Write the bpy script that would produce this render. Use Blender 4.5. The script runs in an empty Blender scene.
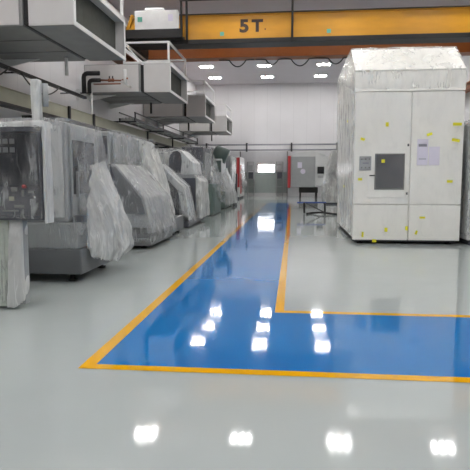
import bpy, bmesh, math, random
from mathutils import Vector, Matrix, noise

random.seed(7)
SC = bpy.context.scene
COL = SC.collection
PI = math.pi

# ------------------------------------------------------------------ materials
def srgb(r, g, b):
    def f(c):
        c /= 255.0
        return c / 12.92 if c <= 0.04045 else ((c + 0.055) / 1.055) ** 2.4
    return (f(r), f(g), f(b), 1.0)

def _principled(m):
    return next(n for n in m.node_tree.nodes if n.type == 'BSDF_PRINCIPLED')

def mat(name, rgb, rough=0.5, metal=0.0, var=0.06, scale=3.0, bump=0.0, bscale=40.0, coat=0.0, stretch=(1, 1, 1)):
    m = bpy.data.materials.new(name)
    m.use_nodes = True
    nt = m.node_tree
    p = _principled(m)
    p.inputs['Roughness'].default_value = rough
    p.inputs['Metallic'].default_value = metal
    p.inputs['Coat Weight'].default_value = coat
    tc = nt.nodes.new('ShaderNodeTexCoord')
    mp = nt.nodes.new('ShaderNodeMapping')
    mp.inputs['Scale'].default_value = stretch
    nt.links.new(tc.outputs['Object'], mp.inputs['Vector'])
    nz = nt.nodes.new('ShaderNodeTexNoise')
    nz.inputs['Scale'].default_value = scale
    nz.inputs['Detail'].default_value = 5
    nt.links.new(mp.outputs['Vector'], nz.inputs['Vector'])
    rp = nt.nodes.new('ShaderNodeValToRGB')
    c = srgb(*rgb)
    rp.color_ramp.elements[0].position = 0.3
    rp.color_ramp.elements[1].position = 0.7
    rp.color_ramp.elements[0].color = [x * (1 - var) for x in c[:3]] + [1]
    rp.color_ramp.elements[1].color = [min(1, x * (1 + var)) for x in c[:3]] + [1]
    nt.links.new(nz.outputs['Fac'], rp.inputs['Fac'])
    nt.links.new(rp.outputs['Color'], p.inputs['Base Color'])
    if bump:
        n2 = nt.nodes.new('ShaderNodeTexNoise')
        n2.inputs['Scale'].default_value = bscale
        n2.inputs['Detail'].default_value = 3
        nt.links.new(mp.outputs['Vector'], n2.inputs['Vector'])
        b = nt.nodes.new('ShaderNodeBump')
        b.inputs['Strength'].default_value = bump
        b.inputs['Distance'].default_value = 0.02
        nt.links.new(n2.outputs['Fac'], b.inputs['Height'])
        nt.links.new(b.outputs['Normal'], p.inputs['Normal'])
    return m

def mat_panelled(name, rgb, axis, step, rough=0.5, dark=0.86, width=0.012):
    """painted wall sheeting with upright seams every `step` metres along `axis` (0 = x, 1 = y)"""
    m = mat(name, rgb, rough, var=0.025, scale=0.6)
    nt = m.node_tree
    p = _principled(m)
    src = p.inputs['Base Color'].links[0].from_socket
    tc = nt.nodes.new('ShaderNodeTexCoord')
    sp = nt.nodes.new('ShaderNodeSeparateXYZ')
    nt.links.new(tc.outputs['Object'], sp.inputs[0])
    md = nt.nodes.new('ShaderNodeMath'); md.operation = 'PINGPONG'
    md.inputs[1].default_value = step / 2
    nt.links.new(sp.outputs[axis], md.inputs[0])
    lt = nt.nodes.new('ShaderNodeMath'); lt.operation = 'LESS_THAN'
    lt.inputs[1].default_value = width
    nt.links.new(md.outputs[0], lt.inputs[0])
    mx = nt.nodes.new('ShaderNodeMix'); mx.data_type = 'RGBA'; mx.blend_type = 'MULTIPLY'
    nt.links.new(lt.outputs[0], mx.inputs[0])
    nt.links.new(src, mx.inputs[6])
    mx.inputs[7].default_value = (dark, dark, dark, 1)
    nt.links.new(mx.outputs[2], p.inputs['Base Color'])
    return m

def mat_floor(name, rgb, rough=0.07, var=0.03, spec=0.5):
    """self-levelled epoxy: smooth, slightly uneven gloss"""
    m = mat(name, rgb, rough, var=var, scale=0.5)
    nt = m.node_tree
    p = _principled(m)
    p.inputs['IOR'].default_value = 1.5
    p.inputs['Specular IOR Level'].default_value = spec
    tc = nt.nodes.new('ShaderNodeTexCoord')
    n = nt.nodes.new('ShaderNodeTexNoise'); n.inputs['Scale'].default_value = 0.9; n.inputs['Detail'].default_value = 6
    nt.links.new(tc.outputs['Object'], n.inputs['Vector'])
    mr = nt.nodes.new('ShaderNodeMapRange')
    mr.inputs['From Min'].default_value = 0.3; mr.inputs['From Max'].default_value = 0.7
    mr.inputs['To Min'].default_value = rough * 0.6; mr.inputs['To Max'].default_value = rough * 1.5
    nt.links.new(n.outputs['Fac'], mr.inputs['Value'])
    nt.links.new(mr.outputs[0], p.inputs['Roughness'])
    n2 = nt.nodes.new('ShaderNodeTexNoise'); n2.inputs['Scale'].default_value = 2.2; n2.inputs['Detail'].default_value = 2
    nt.links.new(tc.outputs['Object'], n2.inputs['Vector'])
    b = nt.nodes.new('ShaderNodeBump'); b.inputs['Strength'].default_value = 0.05; b.inputs['Distance'].default_value = 0.02
    nt.links.new(n2.outputs['Fac'], b.inputs['Height'])
    nt.links.new(b.outputs['Normal'], p.inputs['Normal'])
    return m

def mat_emit(name, rgb, strength):
    m = bpy.data.materials.new(name); m.use_nodes = True
    p = _principled(m)
    p.inputs['Base Color'].default_value = (0.9, 0.9, 0.9, 1)
    p.inputs['Emission Color'].default_value = srgb(*rgb)
    p.inputs['Emission Strength'].default_value = strength
    return m

def mat_film(name, rgb=(212, 214, 214), lo=0.25, hi=0.75, rim=0.35, bump=0.6, crease=0.5):
    """thin crumpled polythene: see-through in places, milky along folds, glossy"""
    m = bpy.data.materials.new(name); m.use_nodes = True
    nt = m.node_tree
    for n in list(nt.nodes): nt.nodes.remove(n)
    N = nt.nodes.new; L = nt.links.new
    out = N('ShaderNodeOutputMaterial')
    tc = N('ShaderNodeTexCoord')
    mp = N('ShaderNodeMapping'); mp.inputs['Scale'].default_value = (1.0, 1.0, 0.35)
    L(tc.outputs['Object'], mp.inputs['Vector'])
    n1 = N('ShaderNodeTexNoise'); n1.inputs['Scale'].default_value = 1.6; n1.inputs['Detail'].default_value = 6; n1.inputs['Distortion'].default_value = 1.8
    L(mp.outputs['Vector'], n1.inputs['Vector'])
    vr = N('ShaderNodeTexNoise'); vr.noise_type = 'RIDGED_MULTIFRACTAL'; vr.normalize = True
    vr.inputs['Scale'].default_value = 4.5; vr.inputs['Detail'].default_value = 4; vr.inputs['Distortion'].default_value = 1.1
    mq = N('ShaderNodeMapping'); mq.inputs['Scale'].default_value = (1.3, 1.3, 0.6); mq.inputs['Rotation'].default_value = (0.5, 0.4, 0.3)
    L(tc.outputs['Object'], mq.inputs['Vector']); L(mq.outputs['Vector'], vr.inputs['Vector'])
    bm1 = N('ShaderNodeMath'); bm1.operation = 'MULTIPLY_ADD'; bm1.inputs[1].default_value = 0.6
    L(vr.outputs['Fac'], bm1.inputs[0]); L(n1.outputs['Fac'], bm1.inputs[2])
    bp = N('ShaderNodeBump'); bp.inputs['Strength'].default_value = bump; bp.inputs['Distance'].default_value = 0.10
    L(bm1.outputs[0], bp.inputs['Height'])
    # opacity
    op = N('ShaderNodeMapRange'); op.inputs['From Min'].default_value = 0.42; op.inputs['From Max'].default_value = 0.62
    op.inputs['To Min'].default_value = lo; op.inputs['To Max'].default_value = hi
    L(n1.outputs['Fac'], op.inputs['Value'])
    lw = N('ShaderNodeLayerWeight'); lw.inputs['Blend'].default_value = 0.35
    L(bp.outputs['Normal'], lw.inputs['Normal'])
    ml = N('ShaderNodeMath'); ml.operation = 'MULTIPLY_ADD'; ml.inputs[1].default_value = rim
    L(lw.outputs['Facing'], ml.inputs[0]); L(op.outputs[0], ml.inputs[2])
    cr = N('ShaderNodeMath'); cr.operation = 'MULTIPLY_ADD'; cr.inputs[1].default_value = crease; cr.use_clamp = True
    lines = []
    for sc_, rot, wdt, dist in ((1.7, (0.5, 0.4, 0.3), 0.034, 0.15), (2.4, (-0.7, 0.5, 1.2), 0.028, 0.2), (3.6, (0.3, -0.6, 0.5), 0.022, 0.3)):
        m3 = N('ShaderNodeMapping'); m3.inputs['Scale'].default_value = (1.9, 1.9, 0.28); m3.inputs['Rotation'].default_value = rot
        L(tc.outputs['Object'], m3.inputs['Vector'])
        v2 = N('ShaderNodeTexNoise'); v2.inputs['Scale'].default_value = sc_; v2.inputs['Detail'].default_value = 2; v2.inputs['Distortion'].default_value = dist
        L(m3.outputs['Vector'], v2.inputs['Vector'])
        sb = N('ShaderNodeMath'); sb.operation = 'SUBTRACT'; sb.inputs[1].default_value = 0.5
        L(v2.outputs['Fac'], sb.inputs[0])
        ab = N('ShaderNodeMath'); ab.operation = 'ABSOLUTE'; L(sb.outputs[0], ab.inputs[0])
        cz = N('ShaderNodeMapRange'); cz.inputs['From Max'].default_value = wdt; cz.inputs['To Min'].default_value = 1; cz.inputs['To Max'].default_value = 0
        L(ab.outputs[0], cz.inputs['Value'])
        lines.append(cz)
    mxl = N('ShaderNodeMath'); mxl.operation = 'MAXIMUM'
    L(lines[0].outputs[0], mxl.inputs[0]); L(lines[1].outputs[0], mxl.inputs[1])
    mx2 = N('ShaderNodeMath'); mx2.operation = 'MAXIMUM'
    L(mxl.outputs[0], mx2.inputs[0]); L(lines[2].outputs[0], mx2.inputs[1])
    fd = N('ShaderNodeTexNoise'); fd.inputs['Scale'].default_value = 3.1; fd.inputs['Detail'].default_value = 3
    L(tc.outputs['Object'], fd.inputs['Vector'])
    fr_ = N('ShaderNodeMapRange'); fr_.inputs['From Min'].default_value = 0.42; fr_.inputs['From Max'].default_value = 0.66
    L(fd.outputs['Fac'], fr_.inputs['Value'])
    mk = N('ShaderNodeMath'); mk.operation = 'MULTIPLY'
    L(mx2.outputs[0], mk.inputs[0]); L(fr_.outputs[0], mk.inputs[1])
    L(mk.outputs[0], cr.inputs[0]); L(ml.outputs[0], cr.inputs[2])
    p = N('ShaderNodeBsdfPrincipled')
    p.inputs['Base Color'].default_value = srgb(*rgb)
    p.inputs['Roughness'].default_value = 0.15
    p.inputs['Specular IOR Level'].default_value = 0.9
    L(bp.outputs['Normal'], p.inputs['Normal'])
    tl = N('ShaderNodeBsdfTranslucent'); tl.inputs['Color'].default_value = srgb(*rgb)
    L(bp.outputs['Normal'], tl.inputs['Normal'])
    m1 = N('ShaderNodeMixShader'); m1.inputs[0].default_value = 0.35
    L(p.outputs[0], m1.inputs[1]); L(tl.outputs[0], m1.inputs[2])
    tr = N('ShaderNodeBsdfTransparent')
    m2 = N('ShaderNodeMixShader')
    L(cr.outputs[0], m2.inputs[0]); L(tr.outputs[0], m2.inputs[1]); L(m1.outputs[0], m2.inputs[2])
    L(m2.outputs[0], out.inputs['Surface'])
    return m

M = {
    'floor': mat_floor('grey_epoxy', (170, 177, 175), rough=.055),
    'blue': mat_floor('blue_epoxy', (6, 110, 178), var=0.05, rough=.055),
    'yellow_line': mat_floor('yellow_epoxy', (222, 164, 10), var=0.04, rough=.06),
    'wall': mat_panelled('white_wall_sheet', (224, 223, 224), 1, 1.2),
    'wall_far': mat_panelled('white_far_wall_sheet', (224, 223, 224), 0, 1.15),
    'ceiling': mat_panelled('white_ceiling_tile', (205, 202, 206), 1, 1.5, rough=0.7, dark=0.93),
    'white': mat('white_enamel', (222, 222, 220), 0.4),
    'duct': mat('painted_duct_sheet', (196, 194, 192), 0.45, var=0.05, scale=1.2),
    'galv': mat('galvanised_sheet', (138, 139, 138), 0.4, 0.35, var=0.1, scale=2.0),
    'filter': mat('dark_filter_mesh', (66, 68, 62), 0.8, var=0.2, scale=6, bump=0.4, bscale=120),
    'rubber': mat('black_rubber', (22, 22, 23), 0.6),
    'dark': mat('dark_grey_paint', (52, 53, 55), 0.45),
    'black_steel': mat('black_steel', (30, 29, 28), 0.5, 0.2),
    'crane_yellow': mat('yellow_crane_paint', (196, 138, 16), 0.42, var=0.10, scale=1.5, stretch=(0.6, 1, 2)),
    'crane_orange': mat('dark_orange_crane', (142, 74, 10), 0.45, var=0.10, scale=1.5),  # even orange, darker than the front girder's yellow; rear girder and runway beams
    'tray': mat('cream_grey_trunking', (158, 157, 138), 0.5, var=0.06),
    'machine_grey': mat('machine_grey_paint', (150, 153, 153), 0.42, var=0.04),
    'machine_light': mat('machine_light_grey_paint', (192, 194, 193), 0.42, var=0.04),
    'machine_dark': mat('machine_charcoal_paint', (66, 67, 74), 0.42, var=0.06),
    'machine_green': mat('machine_green_grey_paint', (92, 108, 102), 0.45, var=0.06),
    'pale_green': mat('pale_green_grey_paint', (176, 182, 172), 0.45),
    'base_grey': mat('machine_base_grey', (100, 102, 104), 0.5, var=0.06),
    'glass_dark': mat('dark_window_glass', (34, 36, 40), 0.08, var=0.1),
    'glass_grey': mat('smoky_window_glass', (92, 93, 96), 0.12, var=0.12),
    'pipe_grey': mat('grey_pipe_paint', (150, 151, 156), 0.5),
    'screen': mat('screen_glass', (26, 28, 32), 0.1),
    'steel': mat('brushed_steel', (170, 172, 174), 0.3, 0.8, var=0.08, scale=8, stretch=(1, 1, 12)),
    'red': mat('red_paint', (172, 48, 52), 0.45),
    'brass': mat('red_brass_pipe', (132, 84, 62), 0.35, 0.5),
    'booth': mat('off_white_enamel', (232, 231, 225), 0.35, var=0.02, scale=0.8),
    'seam': mat('grey_seam', (120, 120, 118), 0.6),
    'plate': mat('grey_plate', (160, 162, 163), 0.4, 0.2),
    'tape': mat('yellow_tape', (222, 214, 34), 0.5),
    'paper': mat('pale_lilac_paper', (214, 210, 224), 0.8, var=0.03),
    'ink': mat('grey_print', (130, 130, 140), 0.8),
    'letter': mat('dark_brown_letter_paint', (52, 34, 22), 0.6, var=0.2, scale=14),
    'green_sign': mat('teal_sticker', (96, 170, 150), 0.5),
    'partition': mat('grey_green_partition', (150, 160, 156), 0.3, var=0.04),
    'partition_light': mat('light_partition_panel', (206, 206, 208), 0.4, var=0.03),
    'blue_tube': mat('blue_enamel', (46, 76, 150), 0.4),
    'lamp': mat_emit('lamp_lens', (255, 253, 252), 21.0),
    'window_light': mat_emit('daylit_window_glass', (250, 250, 255), 4.0),
    'film': mat_film('polythene_wrap', lo=0.03, hi=0.34, rim=.25, bump=1.0, crease=.6),
    'film_thin': mat_film('thin_polythene_wrap', lo=0.0, hi=0.16, rim=0.14, bump=1.0, crease=0.5),
    'film_milky': mat_film('milky_polythene_wrap', (228, 229, 226), lo=0.36, hi=0.74, bump=0.8),
    'film_white': mat_film('white_bubble_wrap', (232, 233, 231), lo=0.75, hi=0.95, bump=0.8),
    'film_booth': mat_film('clear_booth_wrap', (240, 240, 236), lo=0.14, hi=0.30, rim=.15, bump=0.07, crease=0.12),
    'film_clear': mat_film('clear_front_wrap', (240, 240, 236), lo=0.0, hi=0.02, rim=.03, bump=0.08, crease=0.04),
}

# ------------------------------------------------------------------ mesh helpers
class MB:
    def __init__(self): self.bm = bmesh.new()

    def box(self, x0, x1, y0, y1, z0, z1, bev=0.008):
        r = bmesh.ops.create_cube(self.bm, size=1.0)
        vs = r['verts']
        for v in vs:
            v.co = Vector(((x0 + x1) / 2 + v.co.x * (x1 - x0), (y0 + y1) / 2 + v.co.y * (y1 - y0), (z0 + z1) / 2 + v.co.z * (z1 - z0)))
        b = min(bev, 0.3 * min(abs(x1 - x0), abs(y1 - y0), abs(z1 - z0)))
        if b > 0.0008:
            es = list({e for v in vs for e in v.link_edges})
            bmesh.ops.bevel(self.bm, geom=es, offset=b, segments=2, affect='EDGES', profile=0.5)
        return self

    def prism(self, poly, axis, a0, a1, bev=0.008):
        """poly = points in the two other axes (in x,y,z order), run along `axis` from a0 to a1"""
        def mk(p, a):
            if axis == 0: return (a, p[0], p[1])
            if axis == 1: return (p[0], a, p[1])
            return (p[0], p[1], a)
        A = [self.bm.verts.new(mk(p, a0)) for p in poly]
        B = [self.bm.verts.new(mk(p, a1)) for p in poly]
        n = len(poly)
        fs = [self.bm.faces.new(A), self.bm.faces.new(B[::-1])]
        for i in range(n):
            fs.append(self.bm.faces.new((A[i], B[i], B[(i + 1) % n], A[(i + 1) % n])))
        bmesh.ops.recalc_face_normals(self.bm, faces=fs)
        if bev:
            es = list({e for v in A + B for e in v.link_edges})
            bmesh.ops.bevel(self.bm, geom=es, offset=bev, segments=2, affect='EDGES', profile=0.5)
        return self

    def tube(self, pts, r, seg=10, caps=True):
        pts = [Vector(p) for p in pts]
        rings = []
        up = None
        for i, p in enumerate(pts):
            if i == 0: t = pts[1] - pts[0]
            elif i == len(pts) - 1: t = pts[-1] - pts[-2]
            else: t = (pts[i + 1] - pts[i]).normalized() + (pts[i] - pts[i - 1]).normalized()
            t.normalize()
            if up is None:
                up = t.orthogonal().normalized()
            up = (up - t * up.dot(t))
            up = up.normalized() if up.length > 1e-5 else t.orthogonal().normalized()
            s = t.cross(up)
            rr = r[i] if isinstance(r, (list, tuple)) else r
            rings.append([self.bm.verts.new(p + (up * math.cos(a) + s * math.sin(a)) * rr) for a in [2 * PI * k / seg for k in range(seg)]])
        for i in range(len(rings) - 1):
            for k in range(seg):
                self.bm.faces.new((rings[i][k], rings[i][(k + 1) % seg], rings[i + 1][(k + 1) % seg], rings[i + 1][k]))
        if caps:
            self.bm.faces.new(rings[0][::-1]); self.bm.faces.new(rings[-1])
        return self

    def bar(self, p0, p1, w):
        """square bar between two points"""
        p0, p1 = Vector(p0), Vector(p1)
        t = (p1 - p0).normalized()
        a = Vector((0, 0, 1)) if abs(t.z) < 0.9 else Vector((1, 0, 0))
        s = t.cross(a).normalized(); u = s.cross(t)
        h = w / 2
        R = []
        for p in (p0, p1):
            R.append([self.bm.verts.new(p + s * i * h + u * j * h) for i, j in ((-1, -1), (1, -1), (1, 1), (-1, 1))])
        self.bm.faces.new(R[0][::-1]); self.bm.faces.new(R[1])
        for k in range(4):
            self.bm.faces.new((R[0][k], R[0][(k + 1) % 4], R[1][(k + 1) % 4], R[1][k]))
        return self

    def build(self, name, m, parent=None, smooth=False):
        bmesh.ops.recalc_face_normals(self.bm, faces=self.bm.faces[:])
        me = bpy.data.meshes.new(name)
        self.bm.to_mesh(me); self.bm.free()
        return link(name, me, m, parent, smooth)

def link(name, me, m, parent=None, smooth=False):
    me.materials.clear()
    me.materials.append(M[m] if isinstance(m, str) else m)
    if smooth:
        for p in me.polygons: p.use_smooth = True
    o = bpy.data.objects.new(name, me)
    COL.objects.link(o)
    if parent is not None:
        o.parent = parent
        root = parent
        off = Vector((0, 0, 0))
        while root is not None:
            off += Vector(root.location); root = root.parent
        # meshes are written in world metres; shift into the parent's own space
        me.transform(Matrix.Translation(-off))
    return o

def B(name, m, parent, *bx, bev=0.008):
    """one box part: B(name, material, parent, x0,x1,y0,y1,z0,z1)"""
    return MB().box(*bx, bev=bev).build(name, m, parent)

def T(name, m, parent, pts, r, seg=10):
    return MB().tube(pts, r, seg).build(name, m, parent, smooth=True)

def thing(name, label, cat, loc, group=None):
    o = bpy.data.objects.new(name, None)
    o.empty_display_size = 0.2
    COL.objects.link(o)
    o.location = loc
    o['label'] = label; o['category'] = cat
    if group: o['group'] = group
    return o

def struct(name, mb, m):
    o = mb.build(name, m); o['kind'] = 'structure'; return o

def copy_tree(o, parent=None):
    c = o.copy(); COL.objects.link(c)
    if parent is not None: c.parent = parent
    for ch in list(o.children): copy_tree(ch, c)
    return c

def arc(c, r, a0, a1, n, plane='xz'):
    out = []
    for i in range(n + 1):
        a = a0 + (a1 - a0) * i / n
        u, v = r * math.cos(a), r * math.sin(a)
        out.append((c[0] + u, c[1], c[2] + v) if plane == 'xz' else (c[0] + u, c[1] + v, c[2]) if plane == 'xy' else (c[0], c[1] + u, c[2] + v))
    return out

def film(name, m, parent, pts, voxel=0.06, seed=0, amp=0.03, cut=None, sag=0.0, label=None):
    """polythene pulled over a set of corner points: their taut hull, finely meshed, then crumpled"""
    bm = bmesh.new()
    for p in pts: bm.verts.new(p)
    r = bmesh.ops.convex_hull(bm, input=bm.verts[:])
    bad = [g for g in r['geom_interior'] if isinstance(g, bmesh.types.BMVert)] + [g for g in r['geom_unused'] if isinstance(g, bmesh.types.BMVert)]
    if bad: bmesh.ops.delete(bm, geom=list(set(bad)), context='VERTS')
    bmesh.ops.recalc_face_normals(bm, faces=bm.faces[:])
    tm = bpy.data.meshes.new('tmp'); bm.to_mesh(tm); bm.free()
    to = bpy.data.objects.new('tmp', tm); COL.objects.link(to)
    md = to.modifiers.new('r', 'REMESH'); md.mode = 'VOXEL'; md.voxel_size = voxel
    dg = bpy.context.evaluated_depsgraph_get(); dg.update()
    me = bpy.data.meshes.new_from_object(to.evaluated_get(dg))
    bpy.data.objects.remove(to); bpy.data.meshes.remove(tm)
    zmin = min(v.co.z for v in me.vertices); zmax = max(v.co.z for v in me.vertices)
    if cut is None: cut = zmin + voxel * 1.2
    bm = bmesh.new(); bm.from_mesh(me)
    bm.normal_update()
    for _ in range(1):
        bmesh.ops.smooth_vert(bm, verts=bm.verts[:], factor=0.5, use_axis_x=True, use_axis_y=True, use_axis_z=True)
    bm.normal_update()
    off = Vector((seed * 7.3, seed * 3.1, seed * 5.7))
    moves = []
    for v in bm.verts:
        p = v.co
        k = 1 - (p.z - zmin) / max(zmax - zmin, 1e-3)
        a = noise.noise(Vector((p.x * 1.3, p.y * 1.3, p.z * 0.8)) + off)
        b = noise.noise(Vector((p.x * 4.5, p.y * 4.5, p.z * 0.9)) + off * 1.7)       # hanging folds
        d = noise.noise(Vector((p.x * 3 + p.z * 4, p.y * 3 - p.z * 3, p.z * 3)) + off * 2.1)  # diagonal pulls
        rg = 1 - abs(2 * noise.noise(p * 2.3 + off * 0.6))
        c2 = abs(noise.noise(Vector((p.x * 2.2 + p.z * 1.1, p.y * 2.2 - p.z * 1.3, p.z * 1.2)) + off * 3.3))
        dv = amp * (0.6 * a + (0.25 + 0.8 * k) * b + 0.4 * d + 0.2 * rg - 1.3 * c2)
        moves.append((v, v.normal * dv - Vector((0, 0, 1)) * (amp * 0.8 * k * (0.5 + b))))
    for v, dvec in moves: v.co += dvec
    low = [f for f in bm.faces if f.normal.z < -0.6 and f.calc_center_median().z < cut + 0.12]
    bmesh.ops.delete(bm, geom=low, context='FACES')
    bm.to_mesh(me); bm.free()
    o = link(name, me, m, parent, smooth=True)
    if label: o['label'] = label
    return o

def bx8(x0, x1, y0, y1, z0, z1):
    return [(x, y, z) for x in (x0, x1) for y in (y0, y1) for z in (z0, z1)]

def text_mesh(name, body, size, loc, rot, m, parent, extrude=0.004, xs=1.0, bold=0.0):
    cu = bpy.data.curves.new('tmp', 'FONT')
    cu.body = body; cu.size = size; cu.extrude = extrude; cu.offset = bold
    cu.align_x = 'CENTER'; cu.align_y = 'CENTER'
    to = bpy.data.objects.new('tmp', cu); COL.objects.link(to)
    dg = bpy.context.evaluated_depsgraph_get(); dg.update()
    me = bpy.data.meshes.new_from_object(to.evaluated_get(dg))
    bpy.data.objects.remove(to); bpy.data.curves.remove(cu)
    me.transform(Matrix.Translation(loc) @ rot @ Matrix.Diagonal((xs, 1, 1, 1)))
    return link(name, me, m, parent)

FACE_CAM = Matrix.Rotation(PI / 2, 4, 'X')        # lettering that faces -Y

# ------------------------------------------------------------------ the hall
XL, XR, YN, YF, ZC = -8.6, 10.5, -7.0, 49.0, 9.75

fl = struct('floor', MB().box(XL - .2, XR + .2, YN - .2, YF + .2, -0.2, 0, bev=0), 'floor')
struct('ceiling', MB().box(XL - .2, XR + .2, YN - .2, YF + .2, ZC, ZC + 0.2, bev=0), 'ceiling')
struct('wall_left', MB().box(XL - .2, XL, YN - .2, YF + .2, 0, ZC, bev=0), 'wall')
struct('wall_right', MB().box(XR, XR + .2, YN - .2, YF + .2, 0, ZC, bev=0), 'wall')
struct('wall_far', MB().box(XL, XR, YF, YF + .2, 0, ZC, bev=0), 'wall_far')
struct('wall_near', MB().box(XL, XR, YN - .2, YN, 0, ZC, bev=0), 'wall_far')

# painted walkway: L shape, blue field and yellow borders (coats on the floor)
def flat(polys, z):
    mb = MB()
    for poly in polys:
        vs = [mb.bm.verts.new((x, y, z)) for x, y in poly]
        mb.bm.faces.new(vs)
    return mb
wk = flat([[(-1.68, 4.45), (9.5, 4.45), (9.5, 6.45), (-0.2, 6.45), (-0.2, 35.5), (-1.68, 35.5)]], 0.002).build('walkway_paint', 'blue', fl)
wk['label'] = 'glossy blue L-shaped walkway painted on the floor'
def stripe(poly, lab):
    o = flat([poly], 0.003).build('border_stripe', 'yellow_line', fl); o['label'] = lab
stripe([(-1.79, 4.34), (-1.67, 4.34), (-1.67, 35.5), (-1.79, 35.5)], 'long yellow border stripe on the machine side of the walkway')
stripe([(-1.67, 4.34), (9.5, 4.34), (9.5, 4.46), (-1.67, 4.46)], 'yellow border stripe across the near edge of the walkway')
stripe([(-0.2, 6.45), (-0.09, 6.45), (-0.09, 35.5), (-0.2, 35.5)], 'long yellow border stripe on the booth side of the walkway')
stripe([(-0.09, 6.45), (9.5, 6.45), (9.5, 6.56), (-0.09, 6.56)], 'yellow border stripe on the far edge of the walkway branch')

# ------------------------------------------------------------------ ceiling lights
def make_light():
    t = thing('ceiling_light', '', 'ceiling light', (0, 0, ZC))
    f = MB()
    f.box(-.56, .56, -.50, -.44, ZC - .06, ZC); f.box(-.56, .56, .44, .50, ZC - .06, ZC)
    f.box(-.56, -.50, -.44, .44, ZC - .06, ZC); f.box(.50, .56, -.44, .44, ZC - .06, ZC)
    f.box(-.50, .50, -.44, .44, ZC - .025, ZC)
    f.build('frame', 'white', t)
    for x in (-.33, 0, .33):
        B('lamp_lens', 'lamp', t, x - .10, x + .10, -.26, .26, ZC - .05, ZC - .03, bev=.004)
    return t
L0 = make_light()
first = True
colname = {-6.4: 'leftmost', -2.15: 'middle', 2.1: 'right-hand'}
for r, y in enumerate([45.5, 41, 36.5, 32, 23, 18.5, 14, 9.5, 5, 0.5, -4]):
    for x in (-6.4, -2.15, 2.1, 6.4):
        o = L0 if first else copy_tree(L0)
        first = False
        o.location = (x, y, ZC)
        o['group'] = 'ceiling lights of the hall'
        if r < 2 and x in colname:
            o['label'] = 'bright ceiling light, %s of the three in the %s' % (colname[x], 'lower row by the far wall' if r == 0 else 'upper row just under the crane girder')
        elif x == 6.4 and r < 2:
            o['label'] = 'bright ceiling light far down the hall behind the white booth'
        else:
            if r in (2, 3):
                o['label'] = 'bright ceiling light hidden behind the yellow crane, mirrored in the blue walkway' if x in colname else 'bright ceiling light hidden behind the crane and the white booth'
            elif r == 4:
                o['label'] = 'bright ceiling light mirrored as the %s white spot on the nearest grey floor' % {-6.4: 'leftmost', -2.15: 'second', 2.1: 'third', 6.4: 'rightmost'}[x]
            else:
                o['label'] = 'bright ceiling light high over the near part of the hall, out of view'

# ------------------------------------------------------------------ overhead crane
cr = thing('bridge_crane', 'yellow and orange overhead travelling crane spanning the hall, marked 5T', 'crane', (0, 24, 7.2))
g = MB(); g.box(-7.0, 9.8, 23.7, 24.3, 7.38, 8.38, bev=.01)
g.box(-7.0, 9.8, 23.64, 24.36, 8.36, 8.42, bev=.006)
gf = g.build('front_girder', 'crane_yellow', cr); gf['label'] = 'yellow front box girder'
B('bottom_flange', 'black_steel', gf, -7.0, 9.8, 23.5, 24.42, 7.2, 7.38)
B('stiffener_rail', 'black_steel', gf, -7.0, 9.8, 23.56, 23.64, 8.40, 8.44, bev=.004)
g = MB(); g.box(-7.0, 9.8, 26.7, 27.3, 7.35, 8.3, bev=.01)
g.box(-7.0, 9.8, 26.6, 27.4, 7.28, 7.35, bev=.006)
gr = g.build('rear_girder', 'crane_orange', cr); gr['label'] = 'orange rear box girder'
text_mesh('lettering', '5', .70, Vector((-2.10, 23.69, 7.90)), FACE_CAM, 'letter', gf, xs=1.15, bold=.03)
text_mesh('lettering', 'T', .66, Vector((-1.55, 23.69, 7.90)), FACE_CAM, 'letter', gf, xs=1.1, bold=.03)
text_mesh('lettering', '.', .5, Vector((-1.22, 23.69, 7.90)), FACE_CAM, 'letter', gf)
for x0 in (-3.12, 1.32):
    s = B('sticker', 'green_sign', gf, x0, x0 + .17, 23.69, 23.70, 7.55, 7.71, bev=.002); s['label'] = 'small teal sticker'
# end trucks
for x0 in (-7.5, 9.8):
    e = B('end_truck', 'black_steel', cr, x0, x0 + .5, 22.6, 28.4, 7.36, 7.9)
    for y in (23.0, 28.0):
        MB().tube([(x0 + .1, y, 7.28), (x0 + .4, y, 7.28)], .2, 20).build('wheel', 'steel', e, smooth=True)
# control cabinet on its platform
pf = MB(); pf.box(-7.0, -4.6, 23.0, 23.62, 7.36, 7.42); 
pf.box(-7.0, -4.6, 23.0, 23.05, 7.42, 7.72)
pf.box(-7.0, -4.6, 23.5, 23.55, 7.42, 7.5)
pfo = pf.build('platform', 'black_steel', cr)
cb = B('control_cabinet', 'white', cr, -6.62, -4.82, 23.12, 23.5, 7.68, 8.5); cb['label'] = 'white electrical cabinet on the crane'
B('cabinet_door', 'white', cb, -5.36, -4.88, 23.10, 23.12, 7.74, 8.44)
s = B('sticker', 'green_sign', cb, -6.5, -6.3, 23.112, 23.12, 8.05, 8.25, bev=.002)
B('name_plate', 'paper', cb, -5.2, -5.0, 23.09, 23.10, 8.05, 8.32, bev=.002)
mb = MB(); mb.box(-6.2, -5.4, 23.15, 23.45, 8.5, 8.62, bev=.04); mb.build('cable_gland_box', 'white', cb)
st = MB(); st.bar((-7.02, 23.2, 7.6), (-6.72, 23.2, 8.35), .12); st.build('stair_stringer', 'crane_yellow', cr)
for x0 in (-4.78, -4.55, -.14):
    MB().box(x0, x0 + .09, 23.50, 23.58, 7.2, 9.0).build('hanger_post', 'black_steel', cr)
MB().box(-4.8, 9.6, 23.50, 23.55, 8.95, 9.0).build('hand_rail', 'black_steel', cr)
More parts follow.
